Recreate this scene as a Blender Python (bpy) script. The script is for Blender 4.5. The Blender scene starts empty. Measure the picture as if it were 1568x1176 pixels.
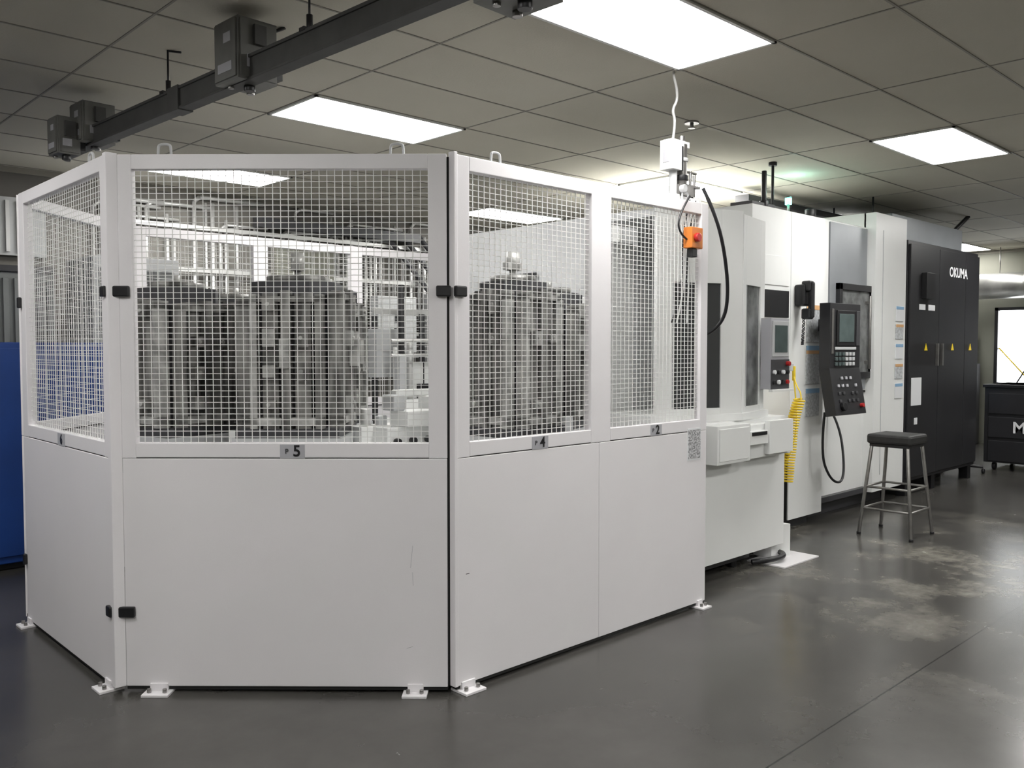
import bpy, bmesh, math, random
from mathutils import Matrix, Vector
random.seed(7)
S = bpy.context.scene
COL = S.collection
S.view_settings.view_transform = 'Standard'
S.view_settings.exposure = 0.0

# ------------------------------------------------------------------ materials
def mat(name, col, rough=0.5, metal=0.0, var=0.0, nscale=4.0, bump=0.0, bscale=60.0, emit=0.0, spec=0.5, col2=None, stretch=None):
    m = bpy.data.materials.new(name); m.use_nodes = True
    nt = m.node_tree; N = nt.nodes; L = nt.links
    b = N['Principled BSDF']
    b.inputs['Base Color'].default_value = (*col, 1)
    b.inputs['Roughness'].default_value = rough
    b.inputs['Metallic'].default_value = metal
    b.inputs['Specular IOR Level'].default_value = spec
    if emit > 0:
        b.inputs['Emission Color'].default_value = (*col, 1)
        b.inputs['Emission Strength'].default_value = emit
    tc = N.new('ShaderNodeTexCoord')
    src = tc.outputs['Object']
    if stretch:
        mp = N.new('ShaderNodeMapping'); mp.inputs['Scale'].default_value = stretch
        L.new(src, mp.inputs['Vector']); src = mp.outputs['Vector']
    if var > 0 or col2:
        n = N.new('ShaderNodeTexNoise'); n.inputs['Scale'].default_value = nscale
        n.inputs['Detail'].default_value = 6
        L.new(src, n.inputs['Vector'])
        r = N.new('ShaderNodeValToRGB')
        r.color_ramp.elements[0].position = 0.35; r.color_ramp.elements[1].position = 0.65
        c2 = col2 if col2 else tuple(max(0, c*(1-var)) for c in col)
        r.color_ramp.elements[0].color = (*c2, 1); r.color_ramp.elements[1].color = (*col, 1)
        L.new(n.outputs['Fac'], r.inputs['Fac']); L.new(r.outputs['Color'], b.inputs['Base Color'])
    if bump > 0:
        n2 = N.new('ShaderNodeTexNoise'); n2.inputs['Scale'].default_value = bscale
        L.new(tc.outputs['Object'], n2.inputs['Vector'])
        bp = N.new('ShaderNodeBump'); bp.inputs['Strength'].default_value = bump
        bp.inputs['Distance'].default_value = 0.01
        L.new(n2.outputs['Fac'], bp.inputs['Height']); L.new(bp.outputs['Normal'], b.inputs['Normal'])
    return m

WHITE = mat('white_powder_coat', (0.82, 0.80, 0.82), 0.42, var=0.04, nscale=1.5, bump=0.03, bscale=200)
WIRE = mat('galvanised_wire', (0.80, 0.80, 0.79), 0.45)
WHITE2 = mat('machine_white_paint', (0.84, 0.85, 0.84), 0.38, var=0.04, nscale=2)
LGREY = mat('machine_light_grey', (0.55, 0.56, 0.57), 0.4, var=0.08, nscale=2)
BRUSH = mat('brushed_grey_door', (0.34, 0.36, 0.38), 0.38, 0.3, var=0.1, nscale=3)
BLACK = mat('black_plastic', (0.012, 0.012, 0.014), 0.4)
GAP = mat('shadow_gap_fill', (0.02, 0.02, 0.02), 0.9)  # near-black fill painted in for the shade inside seams and gaps
CHAR = mat('charcoal_paint', (0.022, 0.022, 0.025), 0.42, var=0.2, nscale=3)
CHAR2 = mat('charcoal_paint_light', (0.05, 0.05, 0.055), 0.45)
GLASS = mat('smoked_window', (0.05, 0.052, 0.055), 0.08, spec=0.7)
GLASS2 = mat('hazy_polycarbonate', (0.24, 0.25, 0.25), 0.15, var=0.5, nscale=9)
STEEL = mat('steel_tube', (0.35, 0.34, 0.33), 0.35, 0.85, var=0.2, nscale=20)
CONDUIT = mat('emt_conduit', (0.66, 0.66, 0.65), 0.4, 0.5)
IRON = mat('tombstone_iron', (0.34, 0.335, 0.32), 0.42, 0.15, var=0.78, nscale=1.6, bump=0.15, bscale=30, stretch=(9, 9, 1.6))
IRON2 = mat('clamp_steel', (0.58, 0.58, 0.56), 0.4, 0.3, var=0.5, nscale=12)
DUSTY = mat('busway_grey', (0.060, 0.060, 0.058), 0.55, var=0.25, nscale=8)
BOXG = mat('plug_box_grey', (0.16, 0.16, 0.15), 0.5, var=0.2, nscale=8)
BLUE = mat('blue_paint', (0.008, 0.046, 0.22), 0.45, var=0.2, nscale=3)
YEL = mat('yellow_hose', (0.85, 0.62, 0.03), 0.4)
ORANGE = mat('orange_plastic', (0.62, 0.19, 0.03), 0.4)
RED = mat('red_button', (0.45, 0.02, 0.02), 0.35)
SCREEN = mat('screen', (0.10, 0.13, 0.13), 0.15, var=0.2, nscale=8)
LABEL = mat('label_grey', (0.42, 0.42, 0.45), 0.6)
PAPER = mat('paper_sticker', (0.75, 0.76, 0.78), 0.6)
PAPER2 = mat('caution_sticker', (0.62, 0.64, 0.66), 0.6, var=0.4, nscale=45)
STKO = mat('sticker_orange', (0.65, 0.38, 0.18), 0.6)
STKB = mat('sticker_blue', (0.25, 0.42, 0.62), 0.6)
WALL = mat('painted_wall', (0.24, 0.24, 0.20), 0.8, var=0.15, nscale=1.2)
WALLB = mat('back_wall_paint', (0.20, 0.19, 0.172), 0.8, var=0.3, nscale=1.0)
TBAR = mat('ceiling_tbar', (0.27, 0.255, 0.22), 0.6)
CORR = mat('corrugated_metal', (0.24, 0.25, 0.25), 0.45, 0.4)
DUCT = mat('duct_metal', (0.45, 0.45, 0.43), 0.35, 0.8, var=0.3, nscale=5)
RIM = mat('troffer_rim', (0.7, 0.7, 0.68), 0.5)
SEAT = mat('seat_vinyl', (0.03, 0.03, 0.03), 0.5, var=0.3, nscale=15)
TLAMP = mat('signal_lamp_green', (0.25, 1.0, 0.75), 0.3, emit=3)
LENS = mat('troffer_lens', (1.0, 0.985, 0.955), 0.5, emit=22.0)

def ceiling_mat():
    m = mat('ceiling_tile', (0.50, 0.48, 0.42), 0.9, bump=0.15, bscale=90)
    N = m.node_tree.nodes; L = m.node_tree.links; b = N['Principled BSDF']
    tc = N.new('ShaderNodeTexCoord')
    n = N.new('ShaderNodeTexNoise'); n.inputs['Scale'].default_value = 0.6; n.inputs['Detail'].default_value = 5
    L.new(tc.outputs['Object'], n.inputs['Vector'])
    mp = N.new('ShaderNodeMapping'); mp.inputs['Location'].default_value = (-2.87/1.22, -2.33/0.61, 0)
    mp.inputs['Scale'].default_value = (1/1.22, 1/0.61, 0)
    L.new(tc.outputs['Object'], mp.inputs['Vector'])
    fl = N.new('ShaderNodeVectorMath'); fl.operation = 'FLOOR'; L.new(mp.outputs['Vector'], fl.inputs[0])
    wn = N.new('ShaderNodeTexWhiteNoise'); L.new(fl.outputs['Vector'], wn.inputs['Vector'])
    ad = N.new('ShaderNodeMath'); ad.operation = 'MULTIPLY_ADD'; ad.inputs[1].default_value = 0.25
    L.new(wn.outputs['Value'], ad.inputs[0]); L.new(n.outputs['Fac'], ad.inputs[2])
    r = N.new('ShaderNodeValToRGB')
    r.color_ramp.elements[0].position = 0.3; r.color_ramp.elements[1].position = 0.9
    r.color_ramp.elements[0].color = (0.47, 0.445, 0.375, 1); r.color_ramp.elements[1].color = (0.58, 0.555, 0.48, 1)
    L.new(ad.outputs[0], r.inputs['Fac']); L.new(r.outputs['Color'], b.inputs['Base Color'])
    return m
CEIL = ceiling_mat()

def floor_mat():
    m = bpy.data.materials.new('polished_concrete'); m.use_nodes = True
    N = m.node_tree.nodes; L = m.node_tree.links; b = N['Principled BSDF']
    tc = N.new('ShaderNodeTexCoord')
    n = N.new('ShaderNodeTexNoise'); n.inputs['Scale'].default_value = 0.9; n.inputs['Detail'].default_value = 9; n.inputs['Roughness'].default_value = 0.62
    L.new(tc.outputs['Object'], n.inputs['Vector'])
    r = N.new('ShaderNodeValToRGB')
    r.color_ramp.elements[0].position = 0.3; r.color_ramp.elements[1].position = 0.72
    r.color_ramp.elements[0].color = (0.042, 0.040, 0.037, 1); r.color_ramp.elements[1].color = (0.078, 0.075, 0.069, 1)
    L.new(n.outputs['Fac'], r.inputs['Fac'])
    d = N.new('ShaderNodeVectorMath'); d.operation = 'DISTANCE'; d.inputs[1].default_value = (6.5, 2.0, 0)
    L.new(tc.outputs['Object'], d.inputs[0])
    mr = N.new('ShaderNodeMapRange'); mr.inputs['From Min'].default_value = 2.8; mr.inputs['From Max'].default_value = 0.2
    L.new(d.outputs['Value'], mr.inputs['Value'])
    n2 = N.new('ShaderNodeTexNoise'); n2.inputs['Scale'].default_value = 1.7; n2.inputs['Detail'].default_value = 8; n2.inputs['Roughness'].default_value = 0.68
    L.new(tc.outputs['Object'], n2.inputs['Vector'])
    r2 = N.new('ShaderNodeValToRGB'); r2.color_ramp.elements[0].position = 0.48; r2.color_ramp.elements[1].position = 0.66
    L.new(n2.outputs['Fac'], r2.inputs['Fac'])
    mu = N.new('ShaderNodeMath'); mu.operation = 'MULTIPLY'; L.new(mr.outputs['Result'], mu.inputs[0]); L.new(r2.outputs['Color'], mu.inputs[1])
    mx = N.new('ShaderNodeMixRGB'); mx.inputs['Color2'].default_value = (0.27, 0.255, 0.22, 1)  # lighter worn patches, with some floor sheen painted into the colour
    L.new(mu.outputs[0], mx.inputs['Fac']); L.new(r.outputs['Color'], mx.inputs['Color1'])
    sp = N.new('ShaderNodeSeparateXYZ'); L.new(tc.outputs['Object'], sp.inputs[0])
    last = mx.outputs['Color']
    for ax, v in (('Y', 1.63), ('X', 6.9), ('X', -1.0)):
        c = N.new('ShaderNodeMath'); c.operation = 'COMPARE'; c.inputs[1].default_value = v; c.inputs[2].default_value = 0.004
        L.new(sp.outputs[ax], c.inputs[0])
        m2 = N.new('ShaderNodeMixRGB'); m2.inputs['Color2'].default_value = (0.015, 0.015, 0.014, 1)
        L.new(c.outputs[0], m2.inputs['Fac']); L.new(last, m2.inputs['Color1']); last = m2.outputs['Color']
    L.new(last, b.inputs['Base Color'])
    rr = N.new('ShaderNodeMapRange'); rr.inputs['To Min'].default_value = 0.16; rr.inputs['To Max'].default_value = 0.33
    L.new(n2.outputs['Fac'], rr.inputs['Value']); L.new(rr.outputs['Result'], b.inputs['Roughness'])
    bp = N.new('ShaderNodeBump'); bp.inputs['Strength'].default_value = 0.04; bp.inputs['Distance'].default_value = 0.02
    L.new(n.outputs['Fac'], bp.inputs['Height']); L.new(bp.outputs['Normal'], b.inputs['Normal'])
    return m
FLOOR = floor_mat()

def qr_mat():
    m = mat('qr_print', (0.5, 0.5, 0.5), 0.6)
    N = m.node_tree.nodes; L = m.node_tree.links; b = N['Principled BSDF']
    tc = N.new('ShaderNodeTexCoord')
    s = N.new('ShaderNodeVectorMath'); s.operation = 'SCALE'; s.inputs['Scale'].default_value = 160
    L.new(tc.outputs['Object'], s.inputs[0])
    fl = N.new('ShaderNodeVectorMath'); fl.operation = 'FLOOR'; L.new(s.outputs['Vector'], fl.inputs[0])
    mk = N.new('ShaderNodeVectorMath'); mk.operation = 'MULTIPLY'; mk.inputs[1].default_value = (1, 0, 1)
    L.new(fl.outputs['Vector'], mk.inputs[0])
    wn = N.new('ShaderNodeTexWhiteNoise'); L.new(mk.outputs['Vector'], wn.inputs['Vector'])
    r = N.new('ShaderNodeValToRGB'); r.color_ramp.interpolation = 'CONSTANT'
    r.color_ramp.elements[0].color = (0.25, 0.25, 0.26, 1); r.color_ramp.elements[1].position = 0.5; r.color_ramp.elements[1].color = (0.6, 0.6, 0.62, 1)
    L.new(wn.outputs['Value'], r.inputs['Fac']); L.new(r.outputs['Color'], b.inputs['Base Color'])
    return m
QR = qr_mat()

# ------------------------------------------------------------------ mesh builder
class MB:
    def __init__(s, name, M=None):
        s.name = name; s.bm = bmesh.new(); s.mats = []; s.M = M or Matrix()
    def mi(s, m):
        if m not in s.mats: s.mats.append(m)
        return s.mats.index(m)
    def _fin(s, verts, m, M):
        T = s.M @ M if M else s.M
        for v in verts: v.co = T @ v.co
        fs = set(f for v in verts for f in v.link_faces)
        i = s.mi(m)
        for f in fs: f.material_index = i
        return fs
    def box(s, x0, x1, y0, y1, z0, z1, m, M=None):
        r = bmesh.ops.create_cube(s.bm, size=1.0)['verts']
        for v in r:
            v.co = Vector(((x0+x1)/2+v.co.x*(x1-x0), (y0+y1)/2+v.co.y*(y1-y0), (z0+z1)/2+v.co.z*(z1-z0)))
        s._fin(r, m, M)
    def prism(s, pts, z0, z1, m, M=None):
        a = [s.bm.verts.new((p[0], p[1], z0)) for p in pts]
        b = [s.bm.verts.new((p[0], p[1], z1)) for p in pts]
        n = len(pts)
        s.bm.faces.new(a[::-1]); s.bm.faces.new(b)
        for i in range(n): s.bm.faces.new((a[i], a[(i+1) % n], b[(i+1) % n], b[i]))
        s._fin(a+b, m, M)
    def cyl(s, p0, p1, r, m, seg=12, r2=None, M=None):
        p0 = Vector(p0); p1 = Vector(p1); d = p1-p0
        rr = bmesh.ops.create_cone(s.bm, cap_ends=True, segments=seg, radius1=r, radius2=r if r2 is None else r2, depth=d.length)['verts']
        T = Matrix.Translation((p0+p1)/2) @ d.to_track_quat('Z', 'Y').to_matrix().to_4x4()
        for v in rr: v.co = T @ v.co
        fs = s._fin(rr, m, M)
        for f in fs:
            if len(f.verts) == 4: f.smooth = True
    def done(s, parent=None, bevel=0.0):
        me = bpy.data.meshes.new(s.name); bmesh.ops.recalc_face_normals(s.bm, faces=s.bm.faces[:])
        s.bm.to_mesh(me); s.bm.free()
        for m in s.mats: me.materials.append(m)
        o = bpy.data.objects.new(s.name, me); COL.objects.link(o)
        if bevel > 0:
            b = o.modifiers.new('bevel', 'BEVEL'); b.width = bevel; b.segments = 2; b.limit_method = 'ANGLE'; b.angle_limit = math.radians(40)
        if parent: o.parent = parent
        return o
def empty(name):
    e = bpy.data.objects.new(name, None); COL.objects.link(e); e.empty_display_size = 0.1; return e
def curve(name, pts, r, m, parent=None, cyc=False):
    c = bpy.data.curves.new(name, 'CURVE'); c.dimensions = '3D'; c.bevel_depth = r; c.bevel_resolution = 2; c.resolution_u = 8
    sp = c.splines.new('NURBS'); sp.points.add(len(pts)-1)
    for p, q in zip(sp.points, pts): p.co = (*q, 1)
    sp.order_u = 3; sp.use_endpoint_u = True; sp.use_cyclic_u = cyc
    c.materials.append(m)
    o = bpy.data.objects.new(name, c); COL.objects.link(o)
    if parent: o.parent = parent
    return o
def text(name, body, loc, rotz, size, m, parent, sx=1.0, tilt=90):
    c = bpy.data.curves.new(name, 'FONT'); c.body = body; c.size = size; c.extrude = 0.0008
    c.align_x = 'CENTER'; c.align_y = 'CENTER'; c.offset = size*0.02
    c.materials.append(m)
    o = bpy.data.objects.new(name, c); COL.objects.link(o)
    o.location = loc; o.rotation_euler = (math.radians(tilt), 0, rotz); o.scale = (sx, 1, 1)
    o.parent = parent
    return o

# ------------------------------------------------------------------ room shell
CZ = 3.12
X0, X1, Y0, Y1 = -4.0, 15.3, -4.0, 8.5
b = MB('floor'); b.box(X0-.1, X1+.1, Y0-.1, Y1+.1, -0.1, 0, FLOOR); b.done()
b = MB('ceiling'); b.box(X0-.1, X1+.1, Y0-.1, Y1+.1, CZ, CZ+.1, CEIL); b.done()
b = MB('wall_back'); b.box(X0, X1, Y1, Y1+.1, 0, CZ, WALLB); b.done()
b = MB('wall_front'); b.box(X0, X1, Y0-.1, Y0, 0, CZ, WALL); b.done()
b = MB('wall_left'); b.box(X0-.1, X0, Y0-.1, Y1+.1, 0, CZ, WALL); b.done()
WY0, WY1, WZ0, WZ1 = 3.3, 4.78, 0.95, 2.2
b = MB('wall_right')
b.box(X1, X1+.1, Y0-.1, WY0, 0, CZ, WALL); b.box(X1, X1+.1, WY1, Y1+.1, 0, CZ, WALL)
b.box(X1, X1+.1, WY0, WY1, 0, WZ0, WALL); b.box(X1, X1+.1, WY0, WY1, WZ1, CZ, WALL); b.done()
b = MB('window_1')
for y in (WY0, (WY0+WY1)/2-.3, WY1-.05): b.box(X1-.02, X1+.06, y, y+.05, WZ0, WZ1, BLACK)
for z in (WZ0, WZ1-.05, ): b.box(X1-.02, X1+.06, WY0, WY1, z, z+.05, BLACK)
b.cyl((X1+.03, WY0+.9, WZ0), (X1+.03, WY1-.06, WZ0+.6), .012, YEL); b.cyl((X1+.03, WY0+.9, WZ0+.5), (X1+.03, WY1-.3, WZ0), .012, BLACK); b.done()
b = MB('trim_1'); b.box(X1-.03, X1, WY0-.1, WY1+.1, WZ0-.07, WZ0, WALL); b.box(X1-.02, X1, Y0, Y1, CZ-.05, CZ, TBAR); b.done()
b = MB('trim_2'); b.box(X0, X1, Y1-.02, Y1, CZ-.05, CZ, TBAR); b.done()

b = MB('ceiling_grid')
x = 2.87-1.22*5
while x < X1:
    b.box(x-.006, x+.006, Y0, Y1-.02, CZ-.003, CZ, TBAR); x += 1.22
y = 2.33-.61*10
while y < Y1:
    if y > Y0: b.box(X0, X1-.02, y-.006, y+.006, CZ-.004, CZ, TBAR)
    y += .61
b.done()
def troffer(x, y):
    b = MB('ceiling_light')
    a, c = 1.22, .61
    b.box(x+.012, x+a-.012, y+.012, y+c-.012, CZ-.008, CZ-.001, LENS)
    for q in ((x, x+.02, y, y+c), (x+a-.02, x+a, y, y+c), (x, x+a, y, y+.02), (x, x+a, y+c-.02, y+c)):
        b.box(*q, CZ-.014, CZ, RIM)
    b.done()
for x in (-.79, 2.87, 6.53, 10.19, 13.85):
    for y in (-2.55, -.11, 2.33, 4.77, 7.21):
        if x < 0 and y > 6: continue
        if x > 10 and y > 6: continue
        if x > 13 and y < 4: continue
        troffer(x, y)

# ------------------------------------------------------------------ enclosure
ENC = empty('safety_enclosure')
ZT = 2.40; ZB = 1.06
def panel(name, p0, p1, fields, lower=True, bays=None, mesh=True, pv=0.035, ph=0.026, rw=.0015):
    p0 = Vector((*p0, 0)); p1 = Vector((*p1, 0)); d = p1-p0; Ln = d.length; a = math.atan2(d.y, d.x)
    M = Matrix.Translation(p0) @ Matrix.Rotation(a, 4, 'Z')   # local +x along, local -y = outward
    b = MB(name, M)
    edges = [0.0]
    for f in fields: edges += [f[0], f[1]]
    edges.append(Ln)
    for i in range(0, len(edges), 2):
        b.box(edges[i], edges[i+1], 0, .045, ZB, ZT, WHITE)
    for f in fields:
        b.box(f[0], f[1], 0, .045, ZT-.065, ZT, WHITE)
        b.box(f[0], f[1], 0, .045, ZB+.003, ZB+.068, WHITE)
    b.box(0.003, Ln-.003, .004, .04, ZB-.003, ZB+.003, GAP)
    if lower:
        bb = bays or [0, Ln]
        for u, v in zip(bb[:-1], bb[1:]):
            b.box(u+.001, v-.001, 0, .03, .03, ZB-.0015, WHITE)
        b.box(0.0, Ln, .008, .04, .012, .05, GAP)
    o = b.done(ENC, .003)
    if mesh:
        w = MB(name+'_wire_mesh', M); r = rw
        for f in fields:
            n = int((f[1]-f[0])/pv)
            for i in range(1, n+1):
                x = f[0]+(f[1]-f[0])*i/(n+1); w.box(x-r, x+r, .018-r, .018+r, ZB+.06, ZT-.06, WIRE)
            z0, z1 = ZB+.068, ZT-.065; n = int((z1-z0)/ph)
            for i in range(1, n+1):
                z = z0+(z1-z0)*i/(n+1); w.box(f[0]-.005, f[1]+.005, .021-r, .021+r, z-r, z+r, WIRE)
        w.done(ENC)
    return M, Ln
PL0 = (1.36, 5.38); PL1 = (1.36, 4.03)
PF0 = (1.40, 3.985); PF1 = (2.439, 2.976)
PR0 = (2.475, 2.95); PR1 = (4.42, 2.95)
ML, LL = panel('side_door_panel', PL0, PL1, [(.09, 1.29)], rw=.0012)
LF = (Vector(PF1)-Vector(PF0)).length
MF, LF = panel('front_door_panel', PF0, PF1, [(.062, LF-.082)])
MR, LR = panel('right_door_panels', PR0, PR1, [(.075, .90), (1.055, 1.875)], bays=[0, .965, 1.945])
panel('rear_corner_panel', (2.28, 6.27), (1.36, 5.42), [(.07, 1.18)], pv=.05, ph=.05, rw=.0012)
panel('rear_panel', (5.0, 6.25), (2.3, 6.25), [(.07, .83), (.95, 1.70), (1.82, 2.63)], pv=.05, ph=.05, rw=.0012)
b = MB('corner_posts')
b.box(1.352, 1.402, 3.985, 4.027, .03, ZT+.005, WHITE)
b.prism([(2.445, 2.990), (2.475, 2.965), (2.50, 2.985), (2.465, 3.02)], .03, ZT-.01, GAP)
b.box(2.457, 2.477, 2.945, 2.985, .03, ZT+.01, WHITE)
b.done(ENC, .003)
def loop(name, c, a, w=.058, h=.05):
    dx, dy = math.cos(a)*w/2, math.sin(a)*w/2
    z = ZT
    curve(name, [(c[0]-dx, c[1]-dy, z-.02), (c[0]-dx, c[1]-dy, z+h*.6), (c[0]-dx*.8, c[1]-dy*.8, z+h), (c[0]+dx*.8, c[1]+dy*.8, z+h), (c[0]+dx, c[1]+dy, z+h*.6), (c[0]+dx, c[1]+dy, z-.02)], .006, LGREY, ENC)
af = math.atan2(PF1[1]-PF0[1], PF1[0]-PF0[0])
def P(M, s, t=0, z=0): return M @ Vector((s, t, z))
for s in (.2, LF-.22): q = P(MF, s, .03); loop('lifting_eye', (q.x, q.y), af)
for s in (.26, 1.75): q = P(MR, s, .03); loop('lifting_eye', (q.x, q.y), 0)
for s in (1.1,): q = P(ML, s, .03); loop('lifting_eye', (q.x, q.y), -math.pi/2)
b = MB('hinges')
for z in (1.80, .37):
    if z > 1: b.box(LF-.045, LF+.02, -.022, .0, z-.024, z+.024, BLACK, MF)
    if z > 1: b.box(-.02, .045, -.022, 0, z-.024, z+.024, BLACK, MR)
    b.box(-.03, .05, -.02, 0, z-.024, z+.024, BLACK, MF)
    b.box(1.32, 1.37, -.02, 0, z-.024, z+.024, BLACK, ML)
    b.box(.0, .03, -.02, 0, z-.03, z+.03, BLACK, ML)
b.done(ENC, .006)
b = MB('floor_feet')
def foot(M, s0, s1, t0=-.06, t1=.05):
    b.box(s0, s1, t0, t1, 0.0, .012, WHITE, M); b.box(s0+.02, s1-.02, -.008, .03, .012, .045, WHITE, M)
    for s in (s0+.025, s1-.025): b.cyl((s, t0+.03, .012), (s, t0+.03, .03), .01, STEEL, 6, M=M)
foot(MF, .09, .21); foot(MF, LF-.2, LF-.09); foot(MR, 0, .12); foot(MR, 1.84, 1.93); foot(ML, 1.24, 1.345); foot(ML, 0, .1)
b.done(ENC, .002)
b = MB('number_plates')
b.box(LF*.525-.055, LF*.525+.055, -.002, 0, ZB+.0, ZB+.062, LABEL, MF)
b.box(.47, .58, -.002, 0, ZB+.0, ZB+.062, LABEL, MR)
b.box(1.40, 1.50, -.002, 0, ZB+.002, ZB+.062, LABEL, MR)
b.box(.62, .73, -.002, 0, ZB+.0, ZB+.062, LABEL, ML)
b.box(1.75, 1.885, -.002, 0, ZB-.17, ZB+.02, PAPER, MR)
b.box(1.757, 1.878, -.003, -.002, ZB-.16, ZB+.01, QR, MR)
b.done(ENC)
def lab(n, M, s, a, z):
    q = P(M, s, -.0035, z); text('door_number_text', n, q, a, .07, BLACK, ENC)
lab('5', MF, LF*.525+.02, af, ZB+.031); lab('4', MR, .54, 0, ZB+.031); lab('2', MR, 1.46, 0, ZB+.031)
lab('6', ML, .68, -math.pi/2, ZB+.031)
for s, M, a in ((LF*.525-.025, MF, af), (.495, MR, 0), (1.42, MR, 0)):
    q = P(M, s, -.0035, ZB+.031); text('door_label_text', 'P', q, a, .03, CHAR2, ENC)

b = MB('paint_scratches')
for s, z, l, t in ((LF-.16, .62, .10, .1), (LF-.155, .52, .06, -.05), (LF-.17, .21, .03, 1.3)):
    b.box(-.0008, .0008, -.0006, 0, -l/2, l/2, LABEL, MF @ Matrix.Translation((s, 0, z)) @ Matrix.Rotation(t, 4, 'Y'))
b.box(.05, .07, -.0006, 0, .53, .533, CHAR2, MR)
b.done(ENC)

# ------------------------------------------------------------------ pallet pool inside
C = (3.15, 4.5)
POOL = empty('pallet_pool')
b = MB('carousel_base')
b.cyl((C[0], C[1], 0), (C[0], C[1], .35), 1.0, CHAR2, 48)
b.cyl((C[0], C[1], .35), (C[0], C[1], .80), 1.38, LGREY, 64)
b.cyl((C[0], C[1], .80), (C[0], C[1], .86), 1.42, WHITE2, 64)
b.cyl((C[0], C[1], .86), (C[0], C[1], 1.0), .28, WHITE2, 24)
b.done(POOL, .005)
b = MB('hub_mechanism')
hx, hy = 3.16, 4.16
b.box(hx-.3, hx+.3, hy-.14, hy+.14, .86, 1.10, WHITE2)
b.box(hx-.2, hx+.05, hy-.2, hy-.02, 1.10, 1.19, WHITE2)
b.box(hx+.1, hx+.28, hy-.1, hy+.1, 1.10, 1.26, WHITE2)
for i in range(5): b.cyl((hx-.25+i*.11, hy-.15, 1.02), (hx-.25+i*.11, hy-.19, 1.02), .02, BLACK, 10)
b.box(hx-.1, hx+.35, hy+.05, hy+.1, 1.26, 1.30, WHITE2)
b.box(hx-.24, hx-.16, hy-.12, hy, 1.19, 1.28, LGREY)
# clamping cylinders between the pallets
for (qx, qy) in ((2.22, 4.45), (2.85, 4.22), (3.60, 3.45), (4.05, 4.05)):
    b.box(qx-.07, qx+.07, qy-.06, qy+.06, .86, 1.10, WHITE2); b.cyl((qx, qy, 1.10), (qx, qy, 1.20), .03, CONDUIT, 12)
    b.box(qx+.03, qx+.09, qy-.09, qy-.05, 1.0, 1.16, LGREY)
b.done(POOL, .006)
b = MB('service_pipework')
rnd = random.Random(3)
for i in range(9):
    px = 3.42+.055*i+rnd.random()*.02; py = 4.82+rnd.random()*.25-.03*i
    b.cyl((px, py, .86), (px, py, 1.55+rnd.random()*.6), rnd.choice((.010, .014, .022)), rnd.choice((CONDUIT, LGREY, WHITE2, CHAR)), 10)
b.box(3.40, 3.62, 4.9, 5.0, 1.35, 1.68, LGREY); b.box(3.66, 3.84, 4.85, 4.95, 1.15, 1.45, WHITE2); b.box(3.7, 3.8, 4.84, 4.85, 1.2, 1.3, BLACK)
b.box(3.38, 3.95, 4.88, 4.92, 1.78, 1.82, CONDUIT); b.box(3.38, 3.95, 4.78, 4.82, 1.02, 1.08, WHITE2)
b.box(3.5, 3.75, 4.7, 4.8, .86, 1.2, WHITE2); b.box(3.46, 3.52, 4.72, 4.78, 1.2, 1.5, LGREY)
for z in (1.25, 1.5, 1.6): b.cyl((3.45, 4.8, z), (3.9, 4.75, z), .012, CONDUIT, 8)
b.done(POOL, .003)
def tombstone(x, y, r, ztop, rot, m=IRON, seed=0):
    rnd = random.Random(seed)
    M = Matrix.Translation((x, y, 0)) @ Matrix.Rotation(rot, 4, 'Z')
    b = MB('tombstone_fixture', M)
    b.box(-r*1.05, r*1.05, -r*1.05, r*1.05, .86, .96, IRON2)
    b.box(-r, r, -r, r, .96, 1.07, LGREY)
    b.box(-r*.95, r*.95, -r*.95, r*.95, 1.07, 1.12, CHAR2)
    c = r*.78
    b.prism([(-c, -c*.5), (-c*.5, -c), (c*.5, -c), (c, -c*.5), (c, c*.5), (c*.5, c), (-c*.5, c), (-c, c*.5)], 1.12, ztop-.02, CHAR2)
    b.cyl((0, 0, ztop-.02), (0, 0, ztop+.015), c*.75, m, 20)
    b.cyl((0, 0, ztop+.015), (0, 0, ztop+.06), .018, IRON2, 10)
    if seed % 3 == 1: b.cyl((0, 0, ztop+.05), (0, 0, ztop+.15), .04, IRON2, 12); b.box(-.06, .06, -.02, .02, ztop+.05, ztop+.09, IRON2)
    for k in range(4):
        R = Matrix.Rotation(k*math.pi/2, 4, 'Z')
        w = r*.66; zz = ztop-.05-rnd.random()*.05
        for j, ww, dp in ((-.90, .10, 1.0), (-.45, .22, .93), (0, .12, 1.05), (.45, .22, .93), (.90, .10, 1.0)):
            b.box((j-ww)*w, (j+ww)*w, -r*dp, -c*.9, 1.12, zz-abs(j)*.02, IRON2 if (abs(j) > .8 and rnd.random() < .4) else m, R)
        b.box(-w, w, -r*1.0, -c*.9, 1.14, 1.18, IRON2, R)
        b.box(-w, w, -r*1.0, -c*.9, zz-.06, zz-.03, m, R)
        for i in range(4):
            z = 1.25+(ztop-1.4)*i/3
            for j in (-.45, .45):
                if rnd.random() < .65:
                    hh = .02+rnd.random()*.03
                    b.box(j*w-.03, j*w+.03, -r*1.10, -r*.92, z-hh, z+hh, IRON2 if rnd.random() < .5 else m, R)
                    b.cyl((j*w, -r*1.10, z), (j*w, -r*1.14, z), .011, IRON2, 6, M=R)
        if rnd.random() < .5: b.box(-.025, .025, -r*1.15, -r*1.0, 1.45, 1.60, IRON2, R)
    b.done(POOL, 0)
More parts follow.
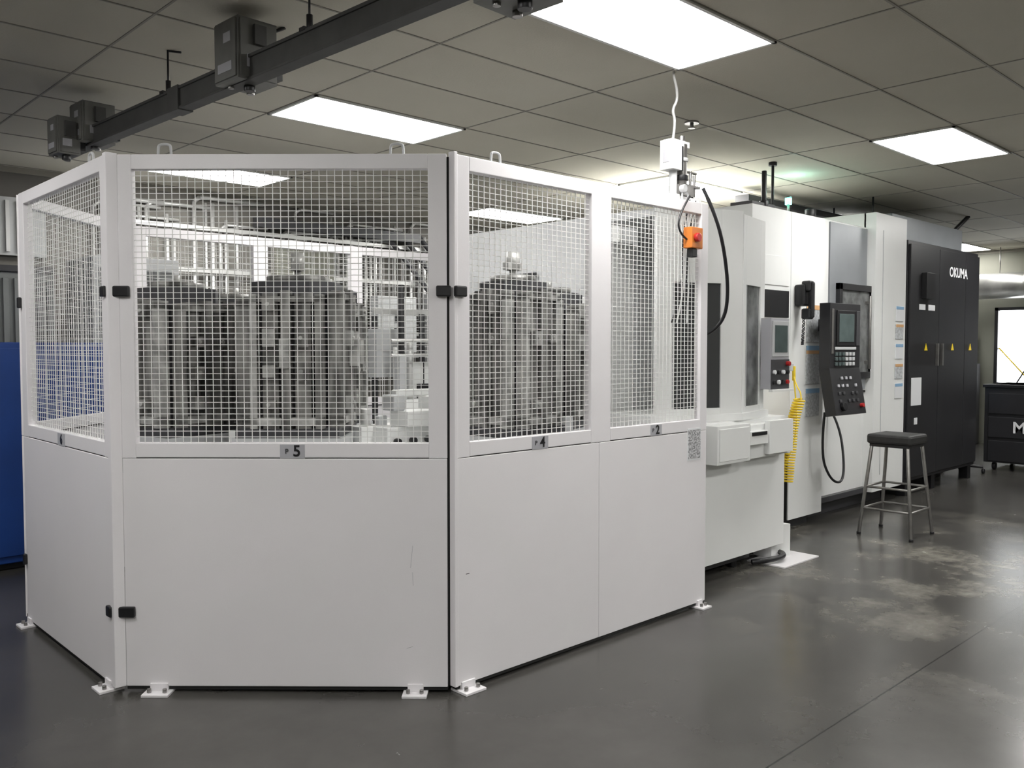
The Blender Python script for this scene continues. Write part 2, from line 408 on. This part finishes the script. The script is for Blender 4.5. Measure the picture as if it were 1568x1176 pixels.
for i, (x, y, r, zt, ro) in enumerate([
    (2.03, 4.88, .26, 1.90, .25), (2.50, 4.36, .29, 1.93, .82), (3.00, 4.84, .20, 1.93, .5), (2.62, 5.36, .22, 1.88, .1),
    (3.34, 3.50, .22, 1.93, .1), (3.86, 3.72, .235, 1.90, .4), (4.36, 4.15, .15, 1.80, 0)]):
    tombstone(x, y, r, zt, ro, seed=i)

# ------------------------------------------------------------------ machining centre
MC = empty('machining_center')
b = MB('rear_body')
b.box(5.02, 6.07, 3.95, 6.2, .1, 2.55, LGREY)
b.box(5.0, 5.02, 4.1, 4.18, .3, 2.5, WHITE2); b.box(5.0, 5.02, 5.9, 6.1, .3, 2.5, WHITE2)
b.box(4.99, 5.02, 4.35, 5.2, 1.05, 1.85, CHAR2)
b.box(4.985, 5.02, 4.3, 4.36, 1.0, 1.9, WHITE2); b.box(4.985, 5.02, 5.2, 5.26, 1.0, 1.9, WHITE2)
b.box(5.0, 5.02, 4.3, 5.26, 1.88, 1.94, WHITE2)
b.box(4.97, 5.0, 5.3, 5.6, 1.3, 1.75, LGREY)
b.box(4.985, 5.0, 4.95, 5.2, 2.12, 2.16, CHAR)
b.box(5.05, 6.0, 4.0, 6.15, 0, .1, CHAR2)
b.box(4.62, 4.98, 3.95, 4.05, .3, 2.3, WHITE2)
b.box(4.55, 4.62, 3.96, 4.02, .3, 2.3, CONDUIT)
b.done(MC, .012)
b = MB('column_body')
b.box(6.07, 6.68, 3.65, 6.2, .85, 2.68, WHITE2)
b.box(6.07, 6.68, 3.80, 6.2, .1, .85, CHAR)
b.box(6.685, 7.27, 3.65, 6.2, .1, 2.68, WHITE2)
b.box(6.68, 6.685, 3.66, 6.2, .1, 2.66, GAP)
b.box(7.27, 7.29, 3.70, 6.2, .12, 2.66, GAP)
b.box(6.2, 7.2, 3.75, 6.1, 0, .1, CHAR2)
b.box(6.25, 6.64, 3.642, 3.65, 2.06, 2.30, WHITE2)
b.box(6.18, 6.64, 3.64, 3.66, 1.80, 2.02, BLACK)
b.done(MC, .012)
b = MB('operator_body')
b.box(7.29, 9.05, 3.78, 6.2, .14, 2.72, WHITE2)
b.box(7.40, 8.95, 3.85, 6.1, 0, .14, CHAR2)
b.box(8.36, 9.08, 3.68, 3.80, .14, 2.86, WHITE2)
b.box(8.36, 9.08, 3.78, 6.2, 2.70, 2.86, WHITE2)
b.box(7.58, 8.34, 3.755, 3.79, 1.15, 2.70, BRUSH)
b.box(7.30, 7.56, 3.76, 3.79, 1.15, 2.70, WHITE2)
for q in ((7.70, 7.76, 1.26, 2.15), (8.36, 8.42, 1.26, 2.15), (7.70, 8.42, 1.26, 1.32), (7.70, 8.42, 2.09, 2.15)): b.box(q[0], q[1], 3.715, 3.76, q[2], q[3], CHAR)
b.box(7.74, 8.38, 3.735, 3.757, 1.30, 2.11, GLASS2)
b.cyl((8.28, 3.69, 1.35), (8.28, 3.69, 2.05), .014, STEEL); b.box(8.27, 8.29, 3.69, 3.74, 1.4, 1.43, STEEL); b.box(8.27, 8.29, 3.69, 3.74, 1.97, 2.0, STEEL)
b.box(7.29, 8.36, 3.76, 3.79, 1.12, 1.14, GAP)
b.box(7.32, 8.36, 3.73, 3.79, .14, .19, CHAR2)
b.box(8.52, 8.53, 3.675, 3.68, .30, 2.7, LGREY)
for i, z in enumerate((1.90, 1.72, 1.52, 1.32, 1.12)):
    b.box(8.84, 9.02, 3.672, 3.68, z-.08, z+.07, PAPER2 if i % 2 else PAPER); b.box(8.84, 9.02, 3.670, 3.674, z+.04, z+.07, STKO if i % 2 else STKB)
b.done(MC, .012)
b = MB('caution_stickers')
for z0, z1, m in ((1.60, 1.92, PAPER2), (1.24, 1.57, PAPER2), (.96, 1.2, PAPER2)):
    b.box(6.95, 7.19, 3.644, 3.65, z0, z1, m); b.box(6.95, 7.19, 3.642, 3.645, z1-.04, z1, STKO if z0 > 1.3 else STKB)
b.box(6.95, 7.19, 3.641, 3.644, 1.50, 1.53, STKO)
b.done(MC)
b = MB('signal_tower'); b.cyl((7.35, 4.05, 2.72), (7.35, 4.05, 2.86), .012, STEEL); b.cyl((7.35, 4.05, 2.86), (7.35, 4.05, 2.92), .03, TLAMP, 16); b.cyl((7.35, 4.05, 2.92), (7.35, 4.05, 2.93), .032, BLACK, 16); b.done(MC)
b = MB('roof_fittings')
b.cyl((6.36, 3.72, 2.68), (6.36, 3.72, 2.98), .02, CHAR, 10); b.cyl((6.36, 3.72, 2.68), (6.36, 3.72, 2.74), .035, CHAR, 10)
b.box(6.15, 6.5, 3.7, 3.9, 2.68, 2.72, CHAR2); b.box(6.9, 7.25, 3.75, 4.1, 2.68, 2.71, CHAR2)
b.box(7.7, 8.2, 3.9, 4.3, 2.72, 2.76, LGREY)
b.cyl((7.40, 3.86, 2.72), (7.40, 3.86, 2.80), .05, CHAR, 12)
b.done(MC, .004)
b = MB('ceiling_drop_conduit')
b.cyl((6.72, 3.85, 2.68), (6.72, 3.85, CZ), .012, CHAR, 8); b.cyl((6.72, 3.85, CZ-.03), (6.72, 3.85, CZ), .035, CHAR, 10)
b.cyl((9.0, 4.0, 2.86), (9.0, 4.0, CZ), .010, CHAR, 8)
b.box(7.5, 11.6, 4.55, 4.70, 2.98, 3.04, CHAR2)
for xx in (7.9, 9.4, 10.9): b.cyl((xx, 4.62, 3.0), (xx, 4.62, CZ), .01, CHAR, 6)
b.done(MC)
pl = bpy.data.lights.new('signal_glow', 'POINT'); pl.energy = 2.2; pl.color = (.45, 1, .85); pl.shadow_soft_size = .04
po = bpy.data.objects.new('signal_glow', pl); po.location = (7.35, 3.98, 2.97); COL.objects.link(po); po.parent = MC

# electrical cabinet
EC = empty('electrical_cabinet')
b = MB('cabinet_and_machine_rear')
b.box(9.12, 11.14, 3.68, 4.0, .16, 2.66, CHAR)
for u, v in ((9.14, 9.90), (9.91, 10.68), (10.69, 11.12)):
    b.box(u, v, 3.655, 3.68, .20, 2.62, CHAR)
for x in (9.2, 9.9, 11.0): b.box(x, x+.1, 3.7, 3.8, 0, .16, BLACK)
for x in (9.84, 9.97): b.box(x-.015, x+.015, 3.625, 3.655, 1.36, 1.60, STEEL)
b.box(9.42, 9.64, 3.60, 3.655, 2.07, 2.34, BLACK)
b.box(9.36, 9.52, 3.65, 3.655, 1.95, 2.01, PAPER); b.box(9.6, 9.78, 3.65, 3.655, 1.95, 2.01, PAPER)
b.box(9.19, 9.45, 3.65, 3.655, .95, 1.24, PAPER); b.box(9.28, 9.36, 3.65, 3.655, .75, .82, PAPER)
b.box(9.12, 11.1, 3.85, 6.2, 2.66, 2.95, BRUSH)
b.box(9.14, 11.0, 4.0, 6.1, 0.0, 2.66, CHAR)  # machine's rear block, joined to the cabinet mesh with the grey box above
b.cyl((11.0, 3.9, 2.95), (11.15, 3.8, CZ), .025, CHAR, 10)
b.done(EC, .008)
for xx in (9.55, 10.3, 10.85):
    b = MB('warning_triangle'); M = Matrix.Translation((xx, 3.652, 1.56)) @ Matrix.Rotation(math.pi/2, 4, 'X')
    b.prism([(-.04, -.035), (.04, -.035), (0, .04)], 0, .004, YEL, M); b.done(EC)
text('logo_text', 'OKUMA', (10.45, 3.652, 2.39), 0, .15, PAPER, EC, 1.0)

# control pendant
CP = empty('control_pendant')
M = Matrix.Translation((7.20, 3.42, 0)) @ Matrix.Rotation(math.radians(-4), 4, 'Z')
b = MB('pendant_housing', M)
hw = .245
b.box(-hw, hw, 0, .10, 1.36, 1.93, CHAR)
lt = Matrix.Translation((0, 0, 1.38)) @ Matrix.Rotation(math.radians(-10), 4, 'X')
b.box(-hw, hw, 0, .10, -.40, 0, CHAR, lt)
b.box(-.15, .15, -.012, 0, 1.57, 1.87, BLACK); b.box(-.12, .12, -.016, -.01, 1.60, 1.84, SCREEN)
b.box(.17, .23, -.008, 0, 1.57, 1.87, CHAR2)
b.box(-.22, -.19, -.006, 0, 1.5, 1.88, STEEL)
b.box(-.17, .17, -.008, 0, 1.535, 1.56, LGREY)
for i in range(6):
    for j in range(3): b.box(-.17+i*.055, -.135+i*.055, -.014, 0, 1.40+j*.042, 1.43+j*.042, LGREY if i > 2 else SCREEN)
for i in range(5):
    for j in range(4):
        if (i+j) % 4: b.box(-.17+i*.07, -.14+i*.07, -.012, 0, -.1-j*.065, -.075-j*.065, LABEL if j < 2 else CHAR2, lt)
b.cyl((.17, 0, -.33), (.17, -.03, -.33), .018, RED, 16, M=lt); b.cyl((-.13, 0, -.33), (-.13, -.03, -.33), .035, BLACK, 16, M=lt)
b.box(-.06, .06, .10, .40, 1.7, 1.8, CHAR)
b.done(CP, .008)
curve('pendant_cable', [(7.05, 3.52, 1.0), (7.04, 3.55, .65), (7.12, 3.5, .42), (7.3, 3.48, .36), (7.5, 3.55, .5), (7.6, 3.65, .85), (7.62, 3.76, 1.0)], .011, BLACK, CP)

# ------------------------------------------------------------------ pallet loading station
LS = empty('pallet_loading_station')
b = MB('station_cabinet')
b.box(4.50, 5.80, 3.2, 3.90, .12, 1.06, WHITE2)
b.prism([(5.72, 3.25), (5.80, 3.25), (5.90, 3.2), (5.90, 3.32), (5.8, 3.4), (5.72, 3.4)], .012, .25, WHITE2)
b.box(5.55, 6.05, 3.05, 3.35, 0, .012, WHITE)
for x in (4.95, 5.35): b.cyl((x, 3.35, 0), (x, 3.35, .12), .035, BLACK, 12)
b.box(4.6, 5.5, 3.3, 3.8, .05, .12, CHAR)
b.box(4.74, 5.13, 3.08, 3.2, .80, 1.05, WHITE2); b.box(4.76, 5.11, 3.075, 3.08, .82, 1.03, WHITE2)
b.box(5.20, 5.74, 3.12, 3.2, .80, 1.03, WHITE2)
b.box(5.13, 5.36, 3.08, 3.12, .90, .99, WHITE2); b.box(5.15, 5.34, 3.075, 3.082, .96, .985, BLACK)
b.box(5.38, 5.70, 3.08, 3.12, .82, 1.05, WHITE2)
b.done(LS, .012)
b = MB('station_doors')
def wp(p0, p1, w0, w1, z0, z1, zt, m, gm):
    p0 = Vector((*p0, 0)); p1 = Vector((*p1, 0)); d = p1-p0; Ln = d.length
    M = Matrix.Translation(p0) @ Matrix.Rotation(math.atan2(d.y, d.x), 4, 'Z')
    b.box(0, w0, 0, .04, 1.1, zt, m, M); b.box(w1, Ln, 0, .04, 1.1, zt, m, M)
    b.box(w0, w1, 0, .04, 1.1, z0, m, M); b.box(w0, w1, 0, .04, z1, zt, m, M)
    b.box(w0-.01, w1+.01, .012, .02, z0-.01, z1+.01, gm, M)
    b.box(w0, w0+.008, -.004, 0, z0, z1, LGREY, M)
wp((4.55, 3.42), (5.18, 3.18), .12, .50, 1.15, 1.98, 2.47, WHITE2, GLASS)
wp((5.19, 3.18), (5.60, 3.26), .05, .33, 1.15, 1.98, 2.45, WHITE2, GLASS2)
b.prism([(4.55, 3.46), (5.18, 3.22), (5.60, 3.30), (5.60, 3.9), (4.55, 3.9)], 2.40, 2.45, LGREY)
b.prism([(4.5, 3.43), (5.18, 3.17), (5.65, 3.25), (5.65, 3.9), (4.5, 3.9)], 1.06, 1.11, WHITE2)
b.box(5.58, 5.62, 3.3, 3.9, 1.1, 2.45, WHITE2)
b.done(LS, .008)
b = MB('station_control_panel')
M = Matrix.Translation((5.61, 3.14, 0))
b.box(-.125, .125, 0, .08, 1.26, 1.76, LABEL, M); b.box(-.05, .05, .08, .3, 1.4, 1.5, CHAR2, M)
b.box(-.125, .125, -.004, 0, 1.26, 1.47, CHAR2, M)
b.box(-.11, .11, -.008, 0, 1.49, 1.74, LGREY, M); b.box(-.085, .085, -.012, -.006, 1.52, 1.71, SCREEN, M)
for i in range(4):
    for j in range(2):
        b.cyl((-.09+i*.06, 0, 1.31+j*.07), (-.09+i*.06, -.02, 1.31+j*.07), .015, (RED if (i, j) in ((3, 0),) else (PAPER if (i+j) % 2 else BLACK)), 12, M=M)
b.cyl((.09, 0, 1.44), (.09, -.03, 1.44), .016, RED, 14, M=M)
b.box(-.15, .15, -.03, .0, 1.245, 1.26, WHITE2, M)
b.done(LS, .005)

# handset + cord
HS = empty('telephone_handset')
dx = -.06
b = MB('handset')
b.box(6.80+dx, 6.92+dx, 3.56, 3.65, 1.90, 2.08, BLACK); b.box(6.82+dx, 6.90+dx, 3.52, 3.60, 2.02, 2.11, BLACK); b.box(6.82+dx, 6.90+dx, 3.52, 3.60, 1.79, 1.88, BLACK); b.box(6.84+dx, 6.88+dx, 3.50, 3.55, 1.8, 2.1, BLACK)
b.done(HS, .015)
pts = []
for i in range(60):
    t = i/59; pts.append((6.82+dx-.02*math.sin(t*math.pi)+.012*math.cos(i*1.6), 3.57+.012*math.sin(i*1.6), 1.80-.22*math.sin(t*math.pi)))
curve('handset_cord', pts, .004, BLACK, HS)

# yellow coiled air hose
AH = empty('coiled_air_hose')
b = MB('regulator'); b.box(6.60, 6.66, 3.6, 3.65, 1.36, 1.42, LGREY); b.cyl((6.66, 3.60, 1.28), (6.66, 3.6, 1.40), .014, YEL); b.done(AH, .004)
pts = []
n = 320
for i in range(n):
    t = i/(n-1); a = i*.62
    cx = 6.50-.20*min(1, t*1.3)-.03*math.sin(t*6); cz = 1.14-.66*t
    pts.append((cx+.045*math.cos(a), 3.46+.045*math.sin(a), cz))
curve('hose_coil', pts, .007, YEL, AH)
curve('hose_lead', [(6.66, 3.6, 1.30), (6.67, 3.58, 1.10), (6.64, 3.56, .9), (6.58, 3.55, .75), (6.45, 3.55, .6)], .006, YEL, AH)
curve('hose_top', [(6.66, 3.6, 1.32), (6.6, 3.55, 1.25), (6.55, 3.47, 1.18), (6.52, 3.46, 1.13)], .006, YEL, AH)

curve('floor_cable', [(5.45, 3.25, .03), (5.6, 3.12, .05), (5.8, 3.18, .05), (5.9, 3.4, .03), (5.7, 3.5, .03), (5.5, 3.4, .1), (5.4, 3.5, .2)], .02, BLACK)

# ------------------------------------------------------------------ unit on enclosure top
AU = empty('air_preparation_unit')
b = MB('unit_body')
b.box(4.13, 4.22, 3.0, 3.09, 2.58, 2.75, WHITE2); b.box(4.14, 4.31, 3.01, 3.08, 2.72, 2.755, WHITE2)
b.box(4.128, 4.132, 3.02, 3.07, 2.62, 2.70, LABEL)
b.cyl((4.27, 3.04, 2.50), (4.27, 3.04, 2.74), .034, STEEL, 16); b.cyl((4.27, 3.04, 2.53), (4.27, 3.04, 2.56), .042, BLACK, 16); b.cyl((4.27, 3.04, 2.64), (4.27, 3.04, 2.66), .041, LGREY, 16)
b.cyl((4.27, 3.04, 2.74), (4.27, 3.04, 2.79), .02, STEEL, 12)
b.box(4.222, 4.235, 3.0, 3.03, 2.58, 2.72, BLACK)
b.cyl((4.19, 3.04, 2.44), (4.19, 3.04, 2.58), .024, LGREY, 14); b.box(4.12, 4.42, 3.0, 3.06, 2.40, 2.44, WHITE2)
b.box(4.2, 4.34, 3.0, 3.08, 2.43, 2.50, STEEL); b.cyl((4.2, 2.99, 2.47), (4.2, 2.96, 2.47), .022, LGREY, 14)
b.cyl((4.36, 3.04, 2.42), (4.36, 3.04, 2.60), .009, STEEL); b.cyl((4.40, 3.04, 2.4), (4.40, 3.04, 2.58), .009, STEEL); b.cyl((4.33, 3.04, 2.59), (4.42, 3.04, 2.59), .007, STEEL)
b.box(4.30, 4.44, 3.02, 3.05, 2.50, 2.515, STEEL)
b.done(AU, .004)
curve('supply_conduit', [(4.12, 2.99, CZ), (4.12, 2.99, 3.09), (4.16, 3.0, 3.05), (4.20, 3.02, 2.98), (4.16, 3.03, 2.92), (4.20, 3.03, 2.86), (4.18, 3.04, 2.74)], .008, CONDUIT, AU)
curve('black_hose', [(4.42, 2.99, 2.5), (4.46, 2.93, 2.35), (4.56, 2.93, 2.15), (4.66, 2.96, 1.9), (4.68, 3.0, 1.72), (4.62, 3.1, 1.62), (4.5, 3.2, 1.58)], .011, BLACK, AU)
curve('switch_cable', [(4.2, 2.93, 2.42), (4.08, 2.92, 2.3), (4.08, 2.92, 2.2), (4.16, 2.92, 2.17)], .006, BLACK, AU)
for k in range(4):
    curve('loose_line', [(4.3+k*.03, 3.0, 2.42), (4.25+k*.03, 3.02, 2.2), (4.28+k*.02, 3.03, 1.9), (4.2+k*.05, 3.05, 1.7)], .005, WIRE if k % 2 else CHAR, AU)
b = MB('pull_switch'); b.box(4.16, 4.27, 2.885, 2.945, 2.12, 2.24, ORANGE); b.cyl((4.20, 2.885, 2.18), (4.20, 2.86, 2.18), .025, RED, 16); b.box(4.18, 4.23, 2.895, 2.935, 2.07, 2.12, BLACK); b.done(AU, .005)

# ------------------------------------------------------------------ overhead busway
BW = empty('overhead_busway')
TLT = .05
def rail(y): return 1.93-TLT*(y-3.9)
ar = math.atan2(1, -TLT)
ya, yb = -3.5, 6.0
Lr = (yb-ya)*math.hypot(1, TLT)
MBw = Matrix.Translation((rail(ya), ya, 0)) @ Matrix.Rotation(ar, 4, 'Z')
b = MB('busway_rail', MBw)
b.box(0, Lr, -.028, .028, 2.78, 2.885, DUSTY); b.box(0, Lr, -.036, .036, 2.875, 2.89, DUSTY); b.box(0, Lr, -.036, .036, 2.775, 2.787, DUSTY)
for s in (2.0, 5.0, 8.0): b.box(s-.06, s+.06, -.042, .042, 2.77, 2.895, DUSTY)
b.done(BW, .002)
b = MB('hanger_rods')
for y in (-.6, 1.2, 3.3, 4.62):
    x = rail(y); b.cyl((x, y, 2.86), (x, y, CZ), .005, BLACK, 6); b.cyl((x, y, 2.87), (x, y, 2.96), .014, BLACK, 8); b.box(x-.04, x+.04, y-.02, y+.02, 2.885, 2.90, BLACK)
    b.cyl((x, y, CZ-.004), (x+.05, y-.05, CZ-.012), .006, BLACK, 6)
b.done(BW)
def plug(y, w, l, z0, z1, off=0.0, nm='plug_in_unit'):
    x = rail(y)+off
    M = Matrix.Translation((x, y, 0)) @ Matrix.Rotation(ar-math.pi/2, 4, 'Z')
    b = MB(nm, M)
    b.box(-w/2, w/2, -l/2, l/2, z0, z1, BOXG)
    b.box(-w/2-.008, -w/2, -l/2+.01, l/2-.01, z0+.01, z1-.01, BOXG)
    b.box(-w/2+.01, w/2-.01, -l/2-.008, -l/2, z0+.01, z1-.01, BOXG)
    b.box(-w/2-.010, -w/2-.008, -l*.25, l*.05, z0+(z1-z0)*.62, z0+(z1-z0)*.78, LABEL)
    b.box(-w/2-.010, -w/2-.008, -l*.3, l*.3, z0+(z1-z0)*.15, z0+(z1-z0)*.3, LABEL)
    b.box(-w*.3, w*.1, -l/2-.012, -l/2-.008, z0+(z1-z0)*.2, z0+(z1-z0)*.4, LABEL)
    b.box(w/2, w/2+.03, -l/2, -l/2+.05, z0+.03, z0+.1, BLACK)
    b.cyl((0, -.03, z0-.03), (0, -.03, z0), .025, BLACK, 12); b.cyl((w*.25, .05, z0-.02), (w*.25, .05, z0), .018, STEEL, 12)
    b.cyl((-w*.25, .05, z0-.012), (-w*.25, .05, z0), .014, STEEL, 12)
    b.box(-.03, .03, -l/2-.03, -l/2-.01, z1-.12, z1-.03, DUSTY)
    b.done(BW, .004)
plug(3.86, .20, .21, 2.78, 3.06, .02)
plug(5.66, .19, .19, 2.79, 3.03, .01)
plug(5.70, .13, .15, 2.71, 2.93, -.14)
plug(2.10, .20, .22, 2.69, 2.98, .01)
b = MB('bracket'); b.box(1.70, 1.82, 5.66, 5.68, 2.84, 2.88, DUSTY); b.done(BW)
curve('cord', [(rail(3.86)+.05, 3.95, 3.05), (rail(3.9)+.1, 4.0, 3.09), (rail(3.9)+.2, 3.95, 3.09), (rail(3.9)+.25, 3.9, CZ)], .009, BLACK, BW)

# ------------------------------------------------------------------ stool
ST = empty('shop_stool')
cx, cy = 7.28, 3.0
b = MB('stool_frame')
hb, ht, zs = .215, .145, .755
def legp(sx, sy, z): k = hb+(ht-hb)*z/zs; return (cx+sx*k, cy+sy*k, z)
for sx in (-1, 1):
    for sy in (-1, 1):
        b.cyl(legp(sx, sy, .0), legp(sx, sy, zs), .014, STEEL, 12); b.cyl(legp(sx, sy, 0), legp(sx, sy, .02), .018, BLACK, 12)
for z, prs in ((.40, [((-1, -1), (1, -1)), ((-1, 1), (1, 1)), ((-1, -1), (-1, 1)), ((1, -1), (1, 1))]), (.22, [((-1, -1), (1, -1)), ((-1, 1), (1, 1)), ((-1, -1), (-1, 1)), ((1, -1), (1, 1))])):
    for p, q in prs: b.cyl(legp(*p, z), legp(*q, z), .010, STEEL, 10)
b.box(cx-.16, cx+.16, cy-.16, cy+.16, .735, .76, BLACK); b.done(ST, .003)
b = MB('stool_seat'); b.box(cx-.18, cx+.18, cy-.18, cy+.18, .76, .84, SEAT); o = b.done(ST, .02)

# ------------------------------------------------------------------ left background
BC = MB('blue_cabinet')
BC.box(-.4, 2.3, 6.75, 7.35, .05, 1.59, BLUE); BC.box(-.35, 2.25, 6.8, 7.3, 0, .05, BLACK)
for x in (-.4, .5, 1.4): BC.box(x+.01, x+.88, 6.735, 6.75, .1, 1.55, BLUE)
BC.box(1.3, 1.33, 6.715, 6.735, .8, 1.0, STEEL)
BC.done(bevel=.006)
b = MB('grey_machine_enclosure'); b.box(2.4, 3.1, 7.4, 8.1, .05, 2.3, LGREY); b.box(2.45, 3.05, 7.38, 7.4, 1.2, 2.2, GLASS2); b.box(2.42, 3.08, 7.45, 8.05, 0, .05, BLACK); b.box(2.75, 2.755, 7.37, 7.4, .1, 2.25, GAP); b.done(bevel=.01)
b = MB('corrugated_enclosure')
b.box(-.5, 2.2, 7.7, 8.2, 0, 2.15, CORR)
x = -.5
while x < 2.18: b.box(x, x+.04, 7.67, 7.7, .05, 2.1, CORR); x += .08
b.box(-.5, 2.2, 7.66, 8.2, 2.15, 2.2, CHAR2)
b.done(bevel=.003)
b = MB('wall_louver_panel')
b.box(.9, 2.35, 8.44, 8.49, 2.35, 2.85, LGREY)
x = .95
while x < 2.3: b.box(x, x+.03, 8.42, 8.44, 2.38, 2.82, CONDUIT); x += .09
b.done()

# conduit bank on back wall
CB = empty('electrical_conduit_bank')
b = MB('conduits')
x = 2.75
while x < 7.2:
    g = random.choice((.06, .07, .08, .12, .2, .07))
    r = random.choice((.014, .018, .022)); zb = random.choice((1.2, 1.0, 1.9, .6, 2.1)); zt = random.choice((2.85, 2.9, 3.0, 2.75))
    yy = Y1-.05
    b.cyl((x, yy, zb), (x, yy, zt), r, CONDUIT, 8)
    if random.random() < .4:
        x2 = x+.35+random.random()*.5
        b.cyl((x, yy, zt), (x+.06, yy-.0, zt+.05), r, CONDUIT, 8); b.cyl((x+.06, yy, zt+.05), (x2, yy, zt+.05), r, CONDUIT, 8)
    x += g
for z in (2.72, 2.3, 1.7, 1.3): b.box(2.7, 7.3, Y1-.10, Y1-.075, z, z+.04, CONDUIT)
b.box(4.3, 6.4, Y1-.2, Y1-.1, 2.80, 2.90, CHAR2)
for x0 in (5.9, 6.15, 6.4): b.cyl((x0, Y1-.15, 2.9), (x0+.7, Y1-.15, 2.2), .03, CHAR2, 8)
b.done(CB)
b = MB('wall_distribution_panels')
b.box(5.75, 6.3, Y1-.25, Y1-.1, 1.5, 2.15, LGREY); b.box(5.8, 6.25, Y1-.26, Y1-.25, 1.55, 2.1, LGREY); b.box(5.98, 6.06, Y1-.27, Y1-.26, 1.85, 1.95, BLACK)
b.box(4.5, 5.2, Y1-.22, Y1-.1, 1.4, 2.6, WALL); b.box(2.9, 3.5, Y1-.25, Y1-.1, 1.5, 2.1, LGREY); b.box(6.5, 7.0, Y1-.3, Y1-.1, 1.2, 2.2, LGREY)
b.box(3.6, 4.3, Y1-.25, Y1-.1, 1.0, 1.9, CHAR2)
b.done(CB, .008)

# ------------------------------------------------------------------ far right
b = MB('ventilation_duct')
b.cyl((14.9, 2.0, 2.52), (14.9, 5.2, 2.52), .20, DUCT, 24)
for y in (2.6, 3.4, 4.2, 5.0): b.cyl((14.9, y-.02, 2.52), (14.9, y+.02, 2.52), .212, DUCT, 24)
for y in (2.8, 4.6): b.cyl((14.9, y, 2.7), (14.9, y, CZ), .008, STEEL, 6)
b.done()
WB = empty('black_tool_cabinet')
b = MB('cabinet'); b.box(12.0, 12.9, 2.6, 3.85, .1, 1.09, CHAR); b.box(11.98, 12.92, 2.58, 3.87, 1.05, 1.09, BLACK)
for z in (.2, .5, .8): b.box(11.985, 12.0, 2.65, 3.8, z-.08, z+.18, CHAR)
for x in (12.1, 12.8):
    for y in (2.7, 3.75): b.cyl((x, y-.02, .05), (x, y+.02, .05), .05, BLACK, 14)
b.done(WB, .006)
text('cabinet_text', 'MT', (11.98, 3.38, .55), -math.pi/2, .2, PAPER, WB)
b = MB('wheeled_stand')
b.cyl((11.5, 3.95, .0+.04), (11.5, 3.95, .9), .03, CHAR, 12)
for a in range(5):
    q = (11.5+.25*math.cos(a*1.257), 3.95+.25*math.sin(a*1.257))
    b.cyl((11.5, 3.95, .1), (*q, .08), .02, CHAR, 8); b.cyl((q[0], q[1]-.015, .03), (q[0], q[1]+.015, .03), .03, BLACK, 12)
b.box(11.4, 11.6, 3.85, 4.05, .85, 1.1, STKB); b.box(11.42, 11.58, 3.87, 4.03, .45, .6, LGREY)
b.done(bevel=.004)
b = MB('wall_shelving')
b.box(14.6, 15.2, 4.95, 6.5, 0, 1.3, CHAR2); b.box(14.6, 15.2, 5.0, 6.4, 1.3, 1.8, LGREY)
b.box(14.58, 14.6, 5.0, 5.7, .1, 1.2, LGREY)
b.done(bevel=.01)
b = MB('ceiling_sprinkler'); b.cyl((5.12, 3.56, CZ-.012), (5.12, 3.56, CZ), .05, STEEL, 20); b.cyl((5.12, 3.56, CZ-.04), (5.12, 3.56, CZ-.01), .012, STEEL, 10); b.cyl((5.12, 3.56, CZ-.045), (5.12, 3.56, CZ-.04), .025, STEEL, 12); b.done()

# ------------------------------------------------------------------ world (daylight outside the window)
w = bpy.data.worlds.new('world'); S.world = w; w.use_nodes = True
bg = w.node_tree.nodes['Background']; bg.inputs['Color'].default_value = (.95, .98, 1, 1); bg.inputs['Strength'].default_value = 8

# ------------------------------------------------------------------ camera
cam = bpy.data.cameras.new('camera'); co = bpy.data.objects.new('camera', cam); COL.objects.link(co)
co.location = (0, 0, 1.55)
co.rotation_euler = (math.radians(90-2.37), 0, -math.atan2(.690, .724))
cam.sensor_width = 36; cam.lens = 36*1330/1568; cam.clip_start = .05; cam.clip_end = 100
S.camera = co
